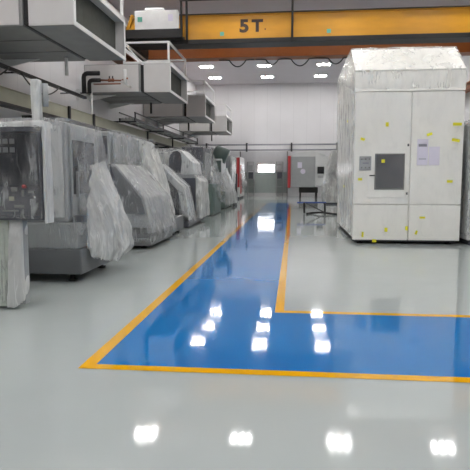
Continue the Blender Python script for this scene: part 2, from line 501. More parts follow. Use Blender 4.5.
# festoon cable loops under the rear girder
for a, b, dip in ((-3.1, -2.3, .30), (-1.35, -.75, .24), (-.15, .7, .32), (1.6, 2.3, .26), (3.4, 4.2, .3)):
    pts = [(a - .5, 27.0, 7.25), (a - .15, 27.0, 7.24)] + [(a + (b - a) * t / 12, 27.0, 7.22 - dip * (1 - (2 * t / 12 - 1) ** 2)) for t in range(13)] + [(b + .15, 27.0, 7.24), (b + .4, 27.0, 7.25)]
    T('festoon_cable', 'dark', cr, pts, .028, 8)
# runway beams on both long walls
for nm, x0, x1, lab in (('l', -8.0, -7.1, 'orange crane runway beam along the wall above the air handlers'), ('r', 9.6, 10.4, 'orange crane runway beam along the wall behind the booths')):
    rb = thing('runway_beam', lab, 'beam', ((x0 + x1) / 2, 20, 6.6))
    MB().prism([(x0 + .2, 6.62), (x1 - .2, 6.62), (x1 - .2, 6.68), ((x0 + x1) / 2 + .03, 6.7), ((x0 + x1) / 2 + .03, 6.95), (x1 - .2, 6.97), (x1 - .2, 7.03), (x0 + .2, 7.03), (x0 + .2, 6.97), ((x0 + x1) / 2 - .03, 6.95), ((x0 + x1) / 2 - .03, 6.7), (x0 + .2, 6.68)], 1, -6.8, 48.8, bev=0).build('web', 'crane_orange', rb)
    B('rail', 'steel', rb, (x0 + x1) / 2 - .03, (x0 + x1) / 2 + .03, -6.8, 48.8, 7.03, 7.08)
    for y in range(-4, 48, 6):
        if nm == 'l': B('bracket', 'crane_orange', rb, XL + .002, x0 + .25, y - .1, y + .1, 6.55, 6.7)
        else: B('bracket', 'crane_orange', rb, x1 - .25, XR - .002, y - .1, y + .1, 6.55, 6.7)

# ------------------------------------------------------------------ air handling units on the left wall
def make_ahu(y0, y1, label):
    zb, zt = 5.08, 6.22
    t = thing('air_handler', label, 'air handler', (-7.0, (y0 + y1) / 2, zb), 'air handlers along the left wall')
    c = B('casing', 'galv', t, XL + .02, -6.22, y0, y1, zb, zt, bev=.015)
    for i in range(1, 3):
        yy = y0 + (y1 - y0) * i / 3
        B('panel_joint', 'seam', c, XL + .03, -6.2, yy - .02, yy + .02, zb - .012, zb + .01, bev=.002)
    cv = B('end_panel', 'duct', c, XL + .05, -6.3, y0 - .02, y0, zb + .03, zt - .03)
    B('flexible_joint', 'rubber', t, -6.22, -6.08, y0 + .06, y1 - .06, zb + .04, zt - .04)
    o = MB()
    w = .05
    o.box(-6.08, -5.0, y0, y1, zb, zb + w); o.box(-6.08, -5.0, y0, y1, zt - w, zt)
    o.box(-6.08, -5.0, y0, y0 + w, zb + w, zt - w); o.box(-6.08, -5.0, y1 - w, y1, zb + w, zt - w)
    o.box(-6.08, -6.03, y0 + w, y1 - w, zb + w, zt - w)
    ob = o.build('outlet_box', 'duct', t)
    fr = MB()
    fr.box(-5.0, -4.975, y0 - .02, y1 + .02, zb - .02, zb + .09); fr.box(-5.0, -4.975, y0 - .02, y1 + .02, zt - .09, zt + .02)
    fr.box(-5.0, -4.975, y0 - .02, y0 + .09, zb + .09, zt - .09); fr.box(-5.0, -4.975, y1 - .09, y1 + .02, zb + .09, zt - .09)
    fr.build('outlet_flange', 'white', ob)
    B('filter_panel', 'filter', ob, -5.32, -5.26, y0 + w, y1 - w, zb + w, zt - w)
    B('underside_sheet', 'galv', ob, -6.06, -5.02, y0 + .03, y1 - .03, zb - .008, zb, bev=.002)
    # hanging frame of white angle
    zt2 = zt + .84
    f = MB()
    for x in (-6.9, -5.05):
        for y in (y0 + .05, y1 - .05):
            f.bar((x, y, zt), (x, y, zt2), .075)
        f.bar((x, y0 + .05, zt2), (x, y1 - .05, zt2), .075)
        f.bar((x, y0 + .05, zt + .05), (x, y1 - .05, zt + .05), .075)
    for y in (y0 + .05, y1 - .05):
        f.bar((-6.9, y, zt2), (-5.05, y, zt2), .075)
        f.bar((-6.9, y, zt + .05), (-5.05, y, zt + .05), .075)
    f.bar((-6.9, y0 + .05, zt2), (-6.2, y0 + .05, zt + .06), .06)
    f.build('hanging_frame', 'white', t)
    # black drain leg below
    MB().tube([(-6.6, y1 - .5, zb), (-6.6, y1 - .5, zb - .5)], .05, 10).build('drain_pipe', 'white' if y0 < 20 else 'rubber', t, smooth=True)
    for y in (y0 + .5, y1 - .5):
        b = MB(); b.prism([(XL + .004, zb - .26), (XL + .1, zb - .26), (-7.4, zb - .02), (XL + .004, zb - .02)], 1, y - .04, y + .04, bev=.004)
        b.build('wall_bracket', 'white', t)
    return t
make_ahu(12.5, 16.35, 'large white air handler box with dark open side, nearest of the row on the wall')
make_ahu(22.4, 26.0, 'air handler box with white frame on top, below the crane control cabinet')
make_ahu(31.4, 35.3, 'third air handler box from the front, above the trunking on the left wall')
make_ahu(41.5, 45.3, 'smallest-looking air handler box in the corner by the far wall')

# chilled water pipes at the end of the second unit
pp = thing('pipework', 'black lagged and red pipes with valves beside the second air handler', 'pipes', (-7.6, 21.8, 4.9))
def elbow(x0, x1, y, z0, z1, r):
    return [(x0, y, z0), (x0, y, z1 - r)] + [(x0 + r - r * math.cos(a), y, z1 - r + r * math.sin(a)) for a in (PI / 6, PI / 3)] + [(x0 + r, y, z1), (x1, y, z1)]
T('lagged_pipe', 'rubber', pp, elbow(-8.3, -7.65, 21.6, 4.95, 5.72, .15), .09)
T('lagged_pipe', 'rubber', pp, elbow(-8.08, -7.62, 21.6, 4.95, 5.45, .12), .08)
T('copper_pipe', 'brass', pp, [(-7.65, 21.6, 5.45), (-6.75, 21.6, 5.42), (-6.6, 21.6, 5.5), (-6.5, 21.6, 5.5)], .035)
T('copper_pipe', 'brass', pp, [(-7.9, 21.6, 5.3), (-6.8, 21.6, 5.3)], .03)
for x in (-7.25, -7.12):
    v = T('valve', 'brass', pp, [(x - .05, 21.6, 5.44), (x + .05, 21.6, 5.44)], .07)
    T('valve_handle', 'black_steel', v, [(x, 21.6, 5.44), (x, 21.6, 5.6)], .025)
T('riser_pipe', 'white', pp, [(-6.62, 21.6, 5.3), (-6.62, 21.6, 5.85)], .07)
B('wall_plate', 'white', pp, XL + .003, -8.45, 21.5, 21.7, 4.7, 5.1)
B('support_strut', 'white', pp, -8.02, -7.96, 21.57, 21.63, 4.078, 4.98)
for z in (4.98,):
    B('pipe_bracket', 'black_steel', pp, -8.46, -7.98, 21.55, 21.65, z - .04, z, bev=.004)
T('riser_pipe', 'white', pp, [(-6.75, 21.6, 5.42), (-6.62, 21.6, 5.3), (-6.62, 21.9, 5.3), (-6.62, 22.36, 5.3)], .04)

# ------------------------------------------------------------------ trunking, rail and ladder on the left wall
tk = thing('cable_trunking', 'long cream trunking with black clamps along the left wall above the machines', 'trunking', (-8.0, 20, 3.6))
B('duct', 'tray', tk, -8.12, -7.86, 4.0, 46, 3.66, 4.04)
B('lid', 'tray', tk, -8.14, -7.84, 4.0, 46, 4.04, 4.07)
B('bottom_rail', 'black_steel', tk, -8.14, -7.82, 4.0, 46, 3.58, 3.66)
for y in (13.5, 18.9, 21.3, 29.4, 35.6, 42):
    B('clamp', 'rubber', tk, -7.85, -7.78, y - .07, y + .07, 3.56, 4.1)
for y in range(5, 46, 3):
    B('support_arm', 'black_steel', tk, XL + .003, -7.9, y - .04, y + .04, 3.5, 3.58)
ra = thing('busbar_rail', 'thin dark conductor rail on the left wall below the nearest air handler', 'rail', (-8.2, 14, 4.7))
B('rail', 'black_steel', ra, -8.2, -8.08, 3.0, 21.3, 4.68, 4.78)
for y in range(4, 21, 4):
    B('bracket', 'black_steel', ra, XL + .003, -8.1, y - .03, y + .03, 4.7, 4.74)
for y0, y1, d in ((12.6, 15.2, .45), (15.9, 18.6, .42)):
    pts = [(-8.02, y0 + (y1 - y0) * i / 12, 4.7 - d * (1 - (i / 6 - 1) ** 2)) for i in range(13)]
    T('cable', 'dark', ra, pts, .022, 8)
la = thing('cable_ladder', 'dark cable ladder carrying wires above the trunking toward the far corner', 'cable tray', (-7.7, 36, 4.6))
for x in (-7.8, -7.1):
    B('side_rail', 'dark', la, x - .03, x + .03, 24.5, 41, 4.16, 4.28)
    B('guard_rail', 'dark', la, x - .025, x + .025, 24.5, 41, 4.50, 4.55)
for y in [24.6 + 1.36 * i for i in range(13)]:
    B('rung', 'machine_light', la, -7.8, -7.1, y - .03, y + .03, 4.18, 4.22)
for y in (24.6, 30, 35.5, 40.9):
    B('upright', 'dark', la, -7.13, -7.07, y - .03, y + .03, 4.1, 4.55)
    B('wall_arm', 'dark', la, XL + .003, -7.05, y - .04, y + .04, 4.10, 4.16)
for k in range(4):
    pts = [(-7.7 + .16 * k, 24.6 + i * 1.02, 4.26 + .02 * math.sin(i * 1.3 + k)) for i in range(17)]
    T('cable', 'machine_light', la, pts, .05, 8)

# ------------------------------------------------------------------ machines under polythene, left row
MG = 'polythene-wrapped machines along the left wall'
def feet(t, xs, ys, z1):
    for x in xs:
        for y in ys:
            MB().tube([(x, y, 0.0), (x, y, .03), (x, y, .031), (x, y, z1)], [.075, .075, .035, .035], 14).build('foot', 'black_steel', t, smooth=True)

# 1 - dark glazed cabinet on a wrapped pedestal, nearest on the left
t = thing('control_cabinet', 'dark glazed cabinet on a wrapped pedestal with white wrapped mast, nearest on the left', 'control cabinet', (-4.1, 6.5, 0), MG)
h = MB()
h.box(-5.3, -2.93, 6.26, 6.46, 1.10, 2.2, bev=.02)
hs = h.build('housing', 'machine_dark', t)
f = MB()
f.box(-5.3, -2.93, 6.22, 6.26, 2.14, 2.2); f.box(-5.3, -2.93, 6.22, 6.26, 1.10, 1.16); f.box(-2.97, -2.93, 6.22, 6.26, 1.16, 2.14)
f.build('front_frame', 'machine_dark', hs)
B('window', 'glass_dark', hs, -5.2, -2.98, 6.245, 6.26, 1.50, 2.12, bev=.003)
for i in range(6):
    for k in range(2):
        B('terminal_block', 'base_grey', hs, -3.55 + .085 * i - .2, -3.49 + .085 * i - .2, 6.235, 6.245, 2.0 - .1 * k, 2.06 - .1 * k, bev=.003)
for i, (x, z, w, hh, mm) in enumerate([(-3.33, 1.44, .07, .05, 'seam'), (-3.36, 1.33, .06, .05, 'tray'), (-3.30, 1.25, .12, .03, 'seam'), (-3.10, 1.28, .07, .07, 'plate'), (-3.5, 1.27, .03, .1, 'seam'), (-3.2, 1.38, .03, .08, 'seam'), (-3.12, 1.42, .08, .03, 'seam'), (-3.45, 1.2, .2, .02, 'seam')]):
    B('switch_block', mm, hs, x, x + w, 6.235, 6.26, z, z + hh, bev=.004)
MB().tube([(-3.16, 6.26, 1.50), (-3.16, 6.21, 1.50)], .022, 14).build('emergency_button', 'red', hs, smooth=True)
B('pedestal', 'pale_green', t, -5.2, -3.42, 6.3, 6.75, 0.03, 1.1, bev=.015)
B('pedestal_door', 'pale_green', t, -4.1, -3.47, 6.285, 6.3, .15, 1.0, bev=.006)
B('plinth', 'base_grey', t, -5.15, -3.45, 6.34, 6.7, 0.0, .04)
B('conduit_box', 'machine_grey', t, -3.38, -3.24, 6.32, 6.44, 0.06, 1.1)
c = MB(); c.tube([(-3.045, 6.4, 2.2), (-3.05, 6.4, 2.74)], .05, 14)
mo = c.build('mast', 'machine_light', t, smooth=True)
MB().tube([(-2.955, 6.44, 2.45), (-2.955, 6.44, 2.72)], .035, 12).build('signal_lamp', 'machine_grey', mo, smooth=True)
film('plastic_wrap', 'film_white', t, bx8(-3.10, -3.0, 6.34, 6.46, 2.12, 2.76), .018, 3, .008, cut=2.0)
film('plastic_wrap', 'film_white', t, bx8(-5.32, -2.90, 6.2, 6.5, 2.18, 2.27), .025, 4, .022, cut=2.1)
film('plastic_wrap', 'film_white', t, bx8(-2.93, -2.88, 6.22, 6.42, 1.06, 2.27), .018, 5, .010, cut=1.0)
film('plastic_wrap', 'film_thin', t, bx8(-5.32, -2.90, 6.17, 6.49, 1.12, 2.24), .05, 6, .018, cut=1.0)
film('plastic_wrap', 'film_white', t, bx8(-3.42, -3.24, 6.30, 6.46, .12, 1.1) + [(-3.46, 6.24, .02), (-3.34, 6.22, .02), (-3.4, 6.46, .02)], .022, 7, .012)
film('plastic_wrap', 'film_thin', t, bx8(-5.22, -3.40, 6.26, 6.78, .05, 1.08), .05, 8, .02)

# 2 - machining centre with flared film
t = thing('machining_centre', 'grey machine with dark door window, film flaring out at its foot, on black feet', 'machine', (-4.4, 8.8, 0), MG)
B('base', 'base_grey', t, -5.6, -3.19, 8.0, 9.7, .13, .52, bev=.02)
B('bed', 'machine_grey', t, -5.55, -3.24, 8.02, 9.68, .52, .92, bev=.02)
b = MB(); b.box(-5.6, -3.40, 8.05, 9.35, .92, 2.44, bev=.03); bd = b.build('body', 'machine_grey', t)
B('side_panel', 'machine_light', bd, -4.5, -3.45, 8.03, 8.05, 1.0, 2.38)
d = B('door', 'machine_grey', t, -3.40, -3.36, 8.15, 9.3, 1.0, 2.38)
B('window', 'glass_dark', d, -3.365, -3.35, 8.2, 9.1, 1.35, 2.18)
B('handle', 'steel', d, -3.36, -3.31, 8.28, 8.32, 1.3, 1.7)
B('work_shelf', 'machine_dark', t, -3.36, -3.2, 8.15, 9.5, .92, 1.02)
feet(t, (-5.3, -3.42), (8.2, 9.5), .14)
film('plastic_wrap', 'film_thin', t, bx8(-5.66, -3.33, 7.98, 9.42, 1.0, 2.5) + bx8(-5.65, -3.14, 7.97, 9.74, .5, 1.05), .04, 11, .03, cut=.55)
film('plastic_sheet', 'film_thin', t, [(-3.36, 8.6, 2.5), (-3.34, 9.44, 2.48), (-3.22, 8.3, 1.05), (-3.1, 9.6, 1.2), (-3.12, 8.05, .62), (-3.1, 9.7, .6), (-3.3, 8.1, .6), (-3.3, 9.7, .6), (-3.34, 8.62, 1.9)], .035, 13, .035)
film('plastic_flap', 'film_milky', t, [(-3.30, 8.75, 1.85), (-3.3, 9.5, 1.95), (-3.22, 8.3, 1.15), (-2.86, 8.7, .72), (-2.82, 9.4, .74), (-2.78, 8.85, .42), (-2.82, 9.55, .45), (-3.16, 8.12, .62), (-3.18, 9.68, .4), (-2.92, 8.75, .2), (-2.95, 9.4, .22), (-3.1, 8.45, .3), (-3.14, 8.15, .42)], .035, 12, .03, label='milky film bellying out over the floor')

# 3 - tall machine with sloped console
t = thing('milling_machine', 'long crumpled-film machine with a sloping hood and dark end panel, beyond the flared one', 'machine', (-4.7, 14, 0), MG)
B('base', 'base_grey', t, -5.9, -3.25, 12.1, 16.2, .1, .5, bev=.02)
B('chip_tray', 'base_grey', t, -4.0, -3.15, 12.0, 14.2, .08, .24)
b = MB(); b.box(-5.9, -4.15, 12.25, 16.2, .5, 2.66, bev=.04); bd = b.build('body', 'machine_grey', t)
B('end_panel', 'machine_dark', bd, -4.85, -4.2, 12.22, 12.25, 1.2, 2.55)
B('top_door', 'machine_grey', bd, -4.15, -4.11, 12.4, 14.4, 1.95, 2.6)
B('white_door', 'machine_light', bd, -4.15, -4.08, 14.5, 16.1, .9, 2.6)
hd = MB(); hd.prism([(-4.12, 1.90), (-3.98, 1.92), (-3.32, 1.15), (-3.15, .35), (-4.12, .35)], 1, 12.1, 14.3, bev=.02); hdo = hd.build('sloping_hood', 'machine_grey', t)
hs2 = MB(); hs2.prism([(-4.05, 1.85), (-3.97, 1.86), (-3.38, 1.15), (-3.3, .8), (-4.05, .8)], 1, 12.06, 12.1, bev=.005); hs2.build('hood_end', 'base_grey', hdo)
hs3 = MB(); hs3.prism([(-4.14, 1.90), (-4.06, 1.91), (-3.86, 1.2), (-3.84, .6), (-4.14, .6)], 1, 12.02, 12.06, bev=.005); hs3.build('end_strip', 'machine_dark', hdo)
B('lower_guard', 'machine_light', t, -4.1, -3.62, 14.45, 16.1, .4, 1.3, bev=.02)
feet(t, (-5.6, -3.4), (12.3, 16.0), .11)
film('plastic_wrap', 'film_thin', t, bx8(-5.96, -4.06, 12.18, 16.28, .6, 2.72), .045, 21, .035, cut=.5)
film('plastic_wrap', 'film', t, [(-4.06, y, 1.97) for y in (12.16, 14.36)] + [(-3.94, y, 1.99) for y in (12.14, 14.36)] + [(-3.27, y, 1.18) for y in (12.12, 14.4)] + [(-3.05, y, .3) for y in (12.05, 14.45)] + [(-3.1, y, .12) for y in (12.2, 14.3)] + [(-4.12, y, .3) for y in (12.0, 14.36)] + [(-4.1, 12.0, 1.9), (-3.1, 11.98, .12)], .035, 22, .026, cut=.2)
film('plastic_flap', 'film_milky', t, [(-4.0, 14.3, 2.68), (-4.02, 16.25, 2.5), (-3.8, 14.4, 1.9), (-3.78, 15.8, 1.8), (-3.42, 14.5, .8), (-3.4, 15.6, .8), (-3.28, 14.6, .22), (-3.32, 15.5, .22), (-4.0, 14.4, .4), (-4.0, 16.2, .4)], .045, 23, .045)
film('plastic_flap', 'film', t, [(-4.1, 12.35, 2.7), (-4.1, 14.3, 2.7), (-4.0, 12.3, 2.0), (-3.95, 14.3, 2.0), (-4.12, 12.3, 1.95), (-4.12, 14.3, 1.95), (-4.0, 13.2, 2.4)], .035, 24, .03)

# 5 - domed machine with leaning front panel
t = thing('grinding_machine', 'hooded machine in crumpled film with a narrow leaning panel on its near side', 'machine', (-4.2, 19, 0), MG)
B('base', 'machine_dark', t, -5.6, -3.3, 17.3, 20.5, .04, .4, bev=.02)
B('body', 'machine_grey', t, -5.6, -3.35, 18.7, 20.4, .4, 1.75, bev=.03)
B('back_housing', 'machine_light', t, -5.5, -4.4, 18.8, 20.4, 1.75, 2.5, bev=.03)
dm = MB(); dm.prism([(-4.28, 1.75), (-4.28, 2.25), (-4.22, 2.42), (-4.1, 2.54), (-3.95, 2.58), (-3.82, 2.52), (-3.42, 2.12), (-3.36, 1.75)], 1, 18.75, 20.3, bev=.01)
dmo = dm.build('hood', 'machine_light', t)
dd = MB(); dd.prism([(-4.24, 1.78), (-4.24, 2.24), (-4.18, 2.4), (-4.08, 2.5), (-3.95, 2.53), (-3.84, 2.45), (-3.8, 2.2), (-3.84, 1.78)], 1, 18.7, 18.76, bev=0); dd.build('end_plate', 'machine_dark', dmo)
B('lower_cabinet', 'machine_dark', t, -3.95, -3.3, 18.55, 18.72, .45, 1.6)
lp = MB(); lp.prism([(-4.4, 2.0), (-4.25, 2.06), (-3.45, 1.3), (-3.28, .25), (-3.5, .25), (-3.65, 1.2)], 1, 17.3, 18.3, bev=.01)
lpo = lp.build('leaning_panel', 'machine_light', t)
ls = MB(); ls.prism([(-4.38, 1.96), (-3.66, 1.18), (-3.5, .4), (-4.3, .4)], 1, 17.4, 18.25, bev=.01); ls.build('panel_support', 'machine_dark', lpo)
film('plastic_wrap', 'film_thin', t, bx8(-5.6, -4.35, 18.6, 20.5, .4, 2.56) + [(x, y, z) for y in (18.64, 20.4) for x, z in ((-4.3, 2.3), (-4.1, 2.6), (-3.93, 2.64), (-3.8, 2.57), (-3.36, 2.14), (-3.22, 1.7), (-3.2, .4))], .045, 41, .03)
film('plastic_wrap', 'film', t, [(-4.43, y, 2.0) for y in (17.26, 18.34)] + [(-4.25, y, 2.1) for y in (17.26, 18.34)] + [(-3.42, y, 1.33) for y in (17.24, 18.36)] + [(-3.2, y, .16) for y in (17.22, 18.33)] + [(-3.5, y, .2) for y in (17.3, 18.33)] + [(-3.72, y, 1.15) for y in (17.27, 18.34)], .03, 42, .012)
film('plastic_flap', 'film_milky', t, [(-3.36, y, 1.75) for y in (18.6, 20.3)] + [(-3.12, y, 1.5) for y in (18.65, 20.3)] + [(-3.04, y, .25) for y in (18.7, 20.2)] + [(-3.3, y, .18) for y in (18.6, 20.3)], .04, 43, .03)

# 6 - green based machine
t = thing('lathe', 'tall dark cabinet machine with a green-grey base beyond the hooded machine', 'machine', (-4.5, 24, 0), MG)
B('base', 'machine_green', t, -5.6, -3.35, 22.9, 25.6, .03, 1.35, bev=.02)
B('cabinet', 'machine_dark', t, -4.7, -3.78, 23.1, 25.2, 1.35, 2.9, bev=.03)
B('door', 'machine_grey', t, -3.78, -3.74, 23.4, 25.0, 1.5, 2.7)
B('base_door', 'machine_green', t, -3.35, -3.32, 23.2, 24.4, .2, 1.2)
B('plinth', 'black_steel', t, -5.5, -3.4, 23, 25.5, 0, .03)
film('plastic_wrap', 'film_thin', t, bx8(-4.78, -3.68, 23.0, 25.4, 1.35, 2.98), .08, 51, .04, cut=1.3)
film('plastic_flap', 'film', t, [(-3.7, 24.0, 2.7), (-3.7, 25.4, 2.9), (-3.4, 23.6, 1.5), (-3.2, 25.4, 1.5), (-3.5, 23.6, 1.3), (-3.12, 24.2, .5), (-3.1, 25.5, .4), (-3.5, 25.4, .5)], .07, 52, .05)

# 7 - white-wrapped drilling machine with tilted motor
t = thing('drilling_machine', 'white-wrapped machine with a tilted round motor on top', 'machine', (-4.2, 30, 0), MG)
B('base', 'machine_green', t, -5.2, -3.5, 28.3, 32.0, .03, .9, bev=.02)
B('column', 'machine_light', t, -4.9, -3.72, 28.6, 30.6, .9, 2.6, bev=.03)
B('window', 'machine_green', t, -4.2, -3.72, 28.5, 28.62, 1.9, 2.5)
B('plinth', 'black_steel', t, -5.1, -3.55, 28.4, 31.9, 0, .03)
m = MB(); m.tube([(-4.2, 29.4, 3.0), (-4.1, 29.4, 2.96), (-3.5, 29.4, 2.72)], [.3, .40, .40], 24)
mo = m.build('motor', 'machine_green', t, smooth=True)
m = MB(); m.tube([(-4.2, 29.4, 2.98), (-4.4, 29.4, 3.08)], .2, 18); m.build('motor_cap', 'machine_grey', mo, smooth=True)
film('plastic_wrap', 'film_milky', t, [(-4.9, 28.2, 3.1), (-4.9, 29.2, 3.1), (-4.35, 28.3, 3.1), (-4.3, 29.2, 3.05), (-4.3, 28.25, 1.8), (-5.0, 28.2, .5), (-5.2, 32, .5), (-4.6, 28.3, .4), (-4.55, 30, .9)], .07, 61, .05)
film('plastic_flap', 'film_milky', t, [(-3.9, 29.2, 2.3), (-3.75, 31.0, 2.3), (-3.45, 28.6, 1.0), (-3.3, 32.1, 1.1), (-3.3, 28.8, .15), (-3.25, 32.1, .15), (-4.1, 28.25, .2), (-4.0, 28.5, 1.5), (-3.7, 32, 1)], .07, 62, .06)
feet(t, (-5.0, -3.4), (32.0,), .2)

# 8 - grey cabinet with a dark leg
t = thing('press_machine', 'plain grey cabinet machine with dark uprights near the far end of the row', 'machine', (-4.6, 36.5, 0), MG)
B('body', 'machine_grey', t, -5.6, -3.95, 35, 38, .55, 3.0, bev=.03)
for x in (-5.5, -4.05):
    for y in (35.1, 37.9):
        B('leg', 'black_steel', t, x - .09, x + .09, y - .09, y + .09, 0, .6)
B('front_plate', 'machine_light', t, -3.95, -3.9, 35.3, 37.7, 1.2, 2.7)
B('upright', 'machine_dark', t, -3.95, -3.8, 37.6, 37.9, .05, 1.9)
film('plastic_wrap', 'film_thin', t, bx8(-5.66, -3.88, 34.9, 38.1, .6, 3.05), .1, 71, .05)

# 9 - red and white machine at the far end
t = thing('turning_centre', 'white machine with a red upright stripe at the end of the left row', 'machine', (-4.6, 43, 0), MG)
B('body', 'machine_light', t, -6.0, -4.0, 42, 45.5, .15, 3.2, bev=.03)
B('stripe', 'red', t, -4.3, -4.05, 41.96, 42.0, .9, 3.15)
B('side_stripe', 'red', t, -4.0, -3.97, 42.0, 42.7, .4, 2.6)
B('door', 'machine_grey', t, -4.0, -3.96, 43, 45, .5, 2.6)
B('plinth', 'machine_dark', t, -5.9, -4.1, 42.1, 45.4, 0, .15)
film('plastic_wrap', 'film', t, [(-4.1, 41.9, 2.4), (-3.85, 43.5, 2.6), (-3.7, 42.2, 1.2), (-3.6, 43.8, 1.2), (-3.8, 41.9, 1.3), (-3.75, 43.6, .5), (-4.0, 42.4, .9)], .08, 81, .04)

# ------------------------------------------------------------------ white booth on the right
t = thing('machine_booth', 'tall off-white booth with a small dark window and yellow tapes, right of the walkway', 'booth', (2.7, 16.2, 0))
X0, X1, Y0, Y1 = 1.46, 3.98, 13.6, 18.75
b = MB(); b.prism([(Y0 + .05, .12), (Y1, .12), (Y1, 4.75), (14.62, 4.75), (13.68, 4.08), (Y0 + .05, 3.62)], 0, X0 + .03, X1 - .03, bev=.015)
bd = b.build('shell', 'booth', t)
B('skirting', 'machine_dark', t, X0 + .08, X1 - .08, Y0 + .1, Y1 - .05, .05, .13)
feet(t, (X0 + .2, (X0 + X1) / 2, X1 - .2), (Y0 + .2, Y1 - .2), .06)
# front sheets
l = B('front_sheet', 'booth', t, X0, 2.765, Y0, Y0 + .06, .97, 3.62); r = B('front_sheet', 'booth', t, 2.785, X1, Y0, Y0 + .06, .97, 3.62)
B('kick_sheet', 'booth', t, X0, 2.765, Y0, Y0 + .06, .10, .955); B('kick_sheet', 'booth', t, 2.785, X1, Y0, Y0 + .06, .10, .955)
h = MB(); h.prism([(Y0 - .01, 3.64), (Y0 + .06, 3.64), (Y0 + .1, 4.1), (Y0 + .03, 4.1)], 0, X0 - .02, X1, bev=.004); h.build('head_panel', 'booth', t)
rf = MB(); rf.prism([(Y0 + .03, 4.1), (14.6, 4.78), (14.6, 4.83), (Y0 + .0, 4.14)], 0, X0 - .02, X1, bev=.004); rf.build('roof_slope', 'booth', t)
# access door with window
d = MB(); d.box(1.79, 2.68, Y0 - .015, Y0, 1.13, 2.24, bev=.004); do = d.build('door', 'booth', t)
wf = MB(); wf.box(1.95, 2.65, Y0 - .03, Y0 - .015, 1.32, 1.35); wf.box(1.95, 2.65, Y0 - .03, Y0 - .015, 2.15, 2.18); wf.box(1.95, 1.98, Y0 - .03, Y0 - .015, 1.35, 2.15); wf.box(2.62, 2.65, Y0 - .03, Y0 - .015, 1.35, 2.15)
wfo = wf.build('window_frame', 'seam', do)
B('window_glass', 'glass_grey', do, 1.98, 2.62, Y0 - .025, Y0 - .014, 1.35, 2.15, bev=.002)
hd = MB(); hd.tube([(1.84, Y0 - .01, 1.66), (1.84, Y0 - .07, 1.66), (1.95, Y0 - .07, 1.66)], .014, 10); hd.build('handle', 'rubber', do, smooth=True)
for z in (1.2, 2.35):
    B('hinge', 'dark', do, 2.70, 2.74, Y0 - .02, Y0, z, z + .06, bev=.003)
sp = B('switch_plate', 'plate', t, 1.585, 1.865, Y0 - .025, Y0, 1.78, 2.12)
for x in (1.64, 1.73, 1.82):
    for z in (1.85, 2.05):
        MB().tube([(x, Y0 - .025, z), (x, Y0 - .045, z)], .018, 12).build('button', 'seam', sp, smooth=True)
B('plate_text', 'ink', sp, 1.66, 1.80, Y0 - .027, Y0 - .025, 1.94, 1.97, bev=0)
# papers under the film
n1 = B('notice', 'paper', t, 2.93, 3.18, Y0 - .008, Y0, 1.9, 2.52, bev=.001)
n2 = B('notice', 'paper', t, 3.2, 3.45, Y0 - .008, Y0, 1.9, 2.34, bev=.001)
B('print_block', 'ink', n1, 2.96, 3.15, Y0 - .010, Y0 - .008, 2.34, 2.40, bev=0)
B('print_block', 'ink', n1, 2.97, 3.14, Y0 - .010, Y0 - .008, 2.04, 2.06, bev=0)
# film over roof, left side and front
film('plastic_wrap', 'film_booth', t, [(X0 - .04, Y1 + .03, .2), (X0 - .04, Y0 - .02, .35), (X0 - .04, Y1 + .03, 4.82), (X0 - .05, 14.55, 4.86), (X0 - .04, Y0 - .02, 3.6), (X0 - .07, Y0 + .02, 4.12), (X0 - .07, Y1, .3), (X0 - .08, 15.5, .3), (X0 + .0, Y0 + .4, .15), (X0 + .02, Y0 + .3, 3.9), (X0 + .02, Y1, 4.8)], .06, 91, .022, label='crinkled clear film down the booth side')
film('plastic_wrap', 'film_booth', t, [(x, y, z) for x in (X0 - .06, X1 + .05) for y, z in ((Y0 - .04, 3.66), (Y0 - .02, 4.15), (14.58, 4.88), (Y1, 4.84), (Y1, 4.78), (14.6, 4.7), (Y0 + .1, 3.66))], .06, 92, .014, cut=3.3, label='crinkled clear film over the booth roof')
film('plastic_wrap', 'film_clear', t, bx8(X0 - .02, X1 + .02, Y0 - .075, Y0 + .0, .2, 3.7), .05, 93, .006, cut=.1, label='thin clear film over the booth front')
# yellow tapes (sit on the film)
for x, z, w, hh, a in ((2.2, 2.86, .07, .1, 0), (1.64, 2.52, .1, .06, .3), (1.60, 1.57, .1, .06, 0), (2.13, 2.0, .08, .08, 0), (3.18, 2.62, .13, .06, -.3), (3.80, 2.85, .2, .07, 0), (3.78, 2.48, .18, .07, .2), (3.68, 1.52, .13, .06, 0), (3.08, .66, .13, .05, 0), (2.72, .4, .06, .1, 0), (2.24, .36, .07, .1, 0), (1.69, .24, .05, .13, 0), (1.97, .09, .1, .07, 0), (2.95, .3, .05, .1, .3)):
    s = MB(); s.box(-w / 2, w / 2, -.003, .003, -hh / 2, hh / 2, bev=0)
    s.bm.transform(Matrix.Translation((x, Y0 - .105, z)) @ Matrix.Rotation(a, 4, 'Y'))
    s.build('tape_piece', 'tape', t)
for y, z in ((15.0, 1.35), (14.4, 3.0)):
    B('tape_piece', 'tape', t, X0 - .11, X0 - .10, y - .06, y + .06, z, z + .06, bev=0)

# neighbouring enclosure at the frame edge
t = thing('machine_enclosure', 'pale wrapped enclosure at the right edge, next to the white booth', 'enclosure', (5.6, 15.5, 0))
B('shell', 'machine_light', t, 4.12, 7.6, 13.5, 18.0, .12, 2.9, bev=.03)
B('front_sheet', 'machine_light', t, 4.2, 5.8, 13.47, 13.5, .3, 2.75)
B('front_sheet', 'machine_light', t, 5.84, 7.5, 13.47, 13.5, .3, 2.75)
B('window', 'glass_dark', t, 4.6, 5.4, 13.455, 13.475, 1.4, 2.2)
B('skirting', 'machine_dark', t, 4.2, 7.5, 13.6, 17.9, 0, .12)
film('plastic_wrap', 'film', t, bx8(4.08, 7.65, 13.38, 18.05, .2, 2.98), .09, 95, .03)

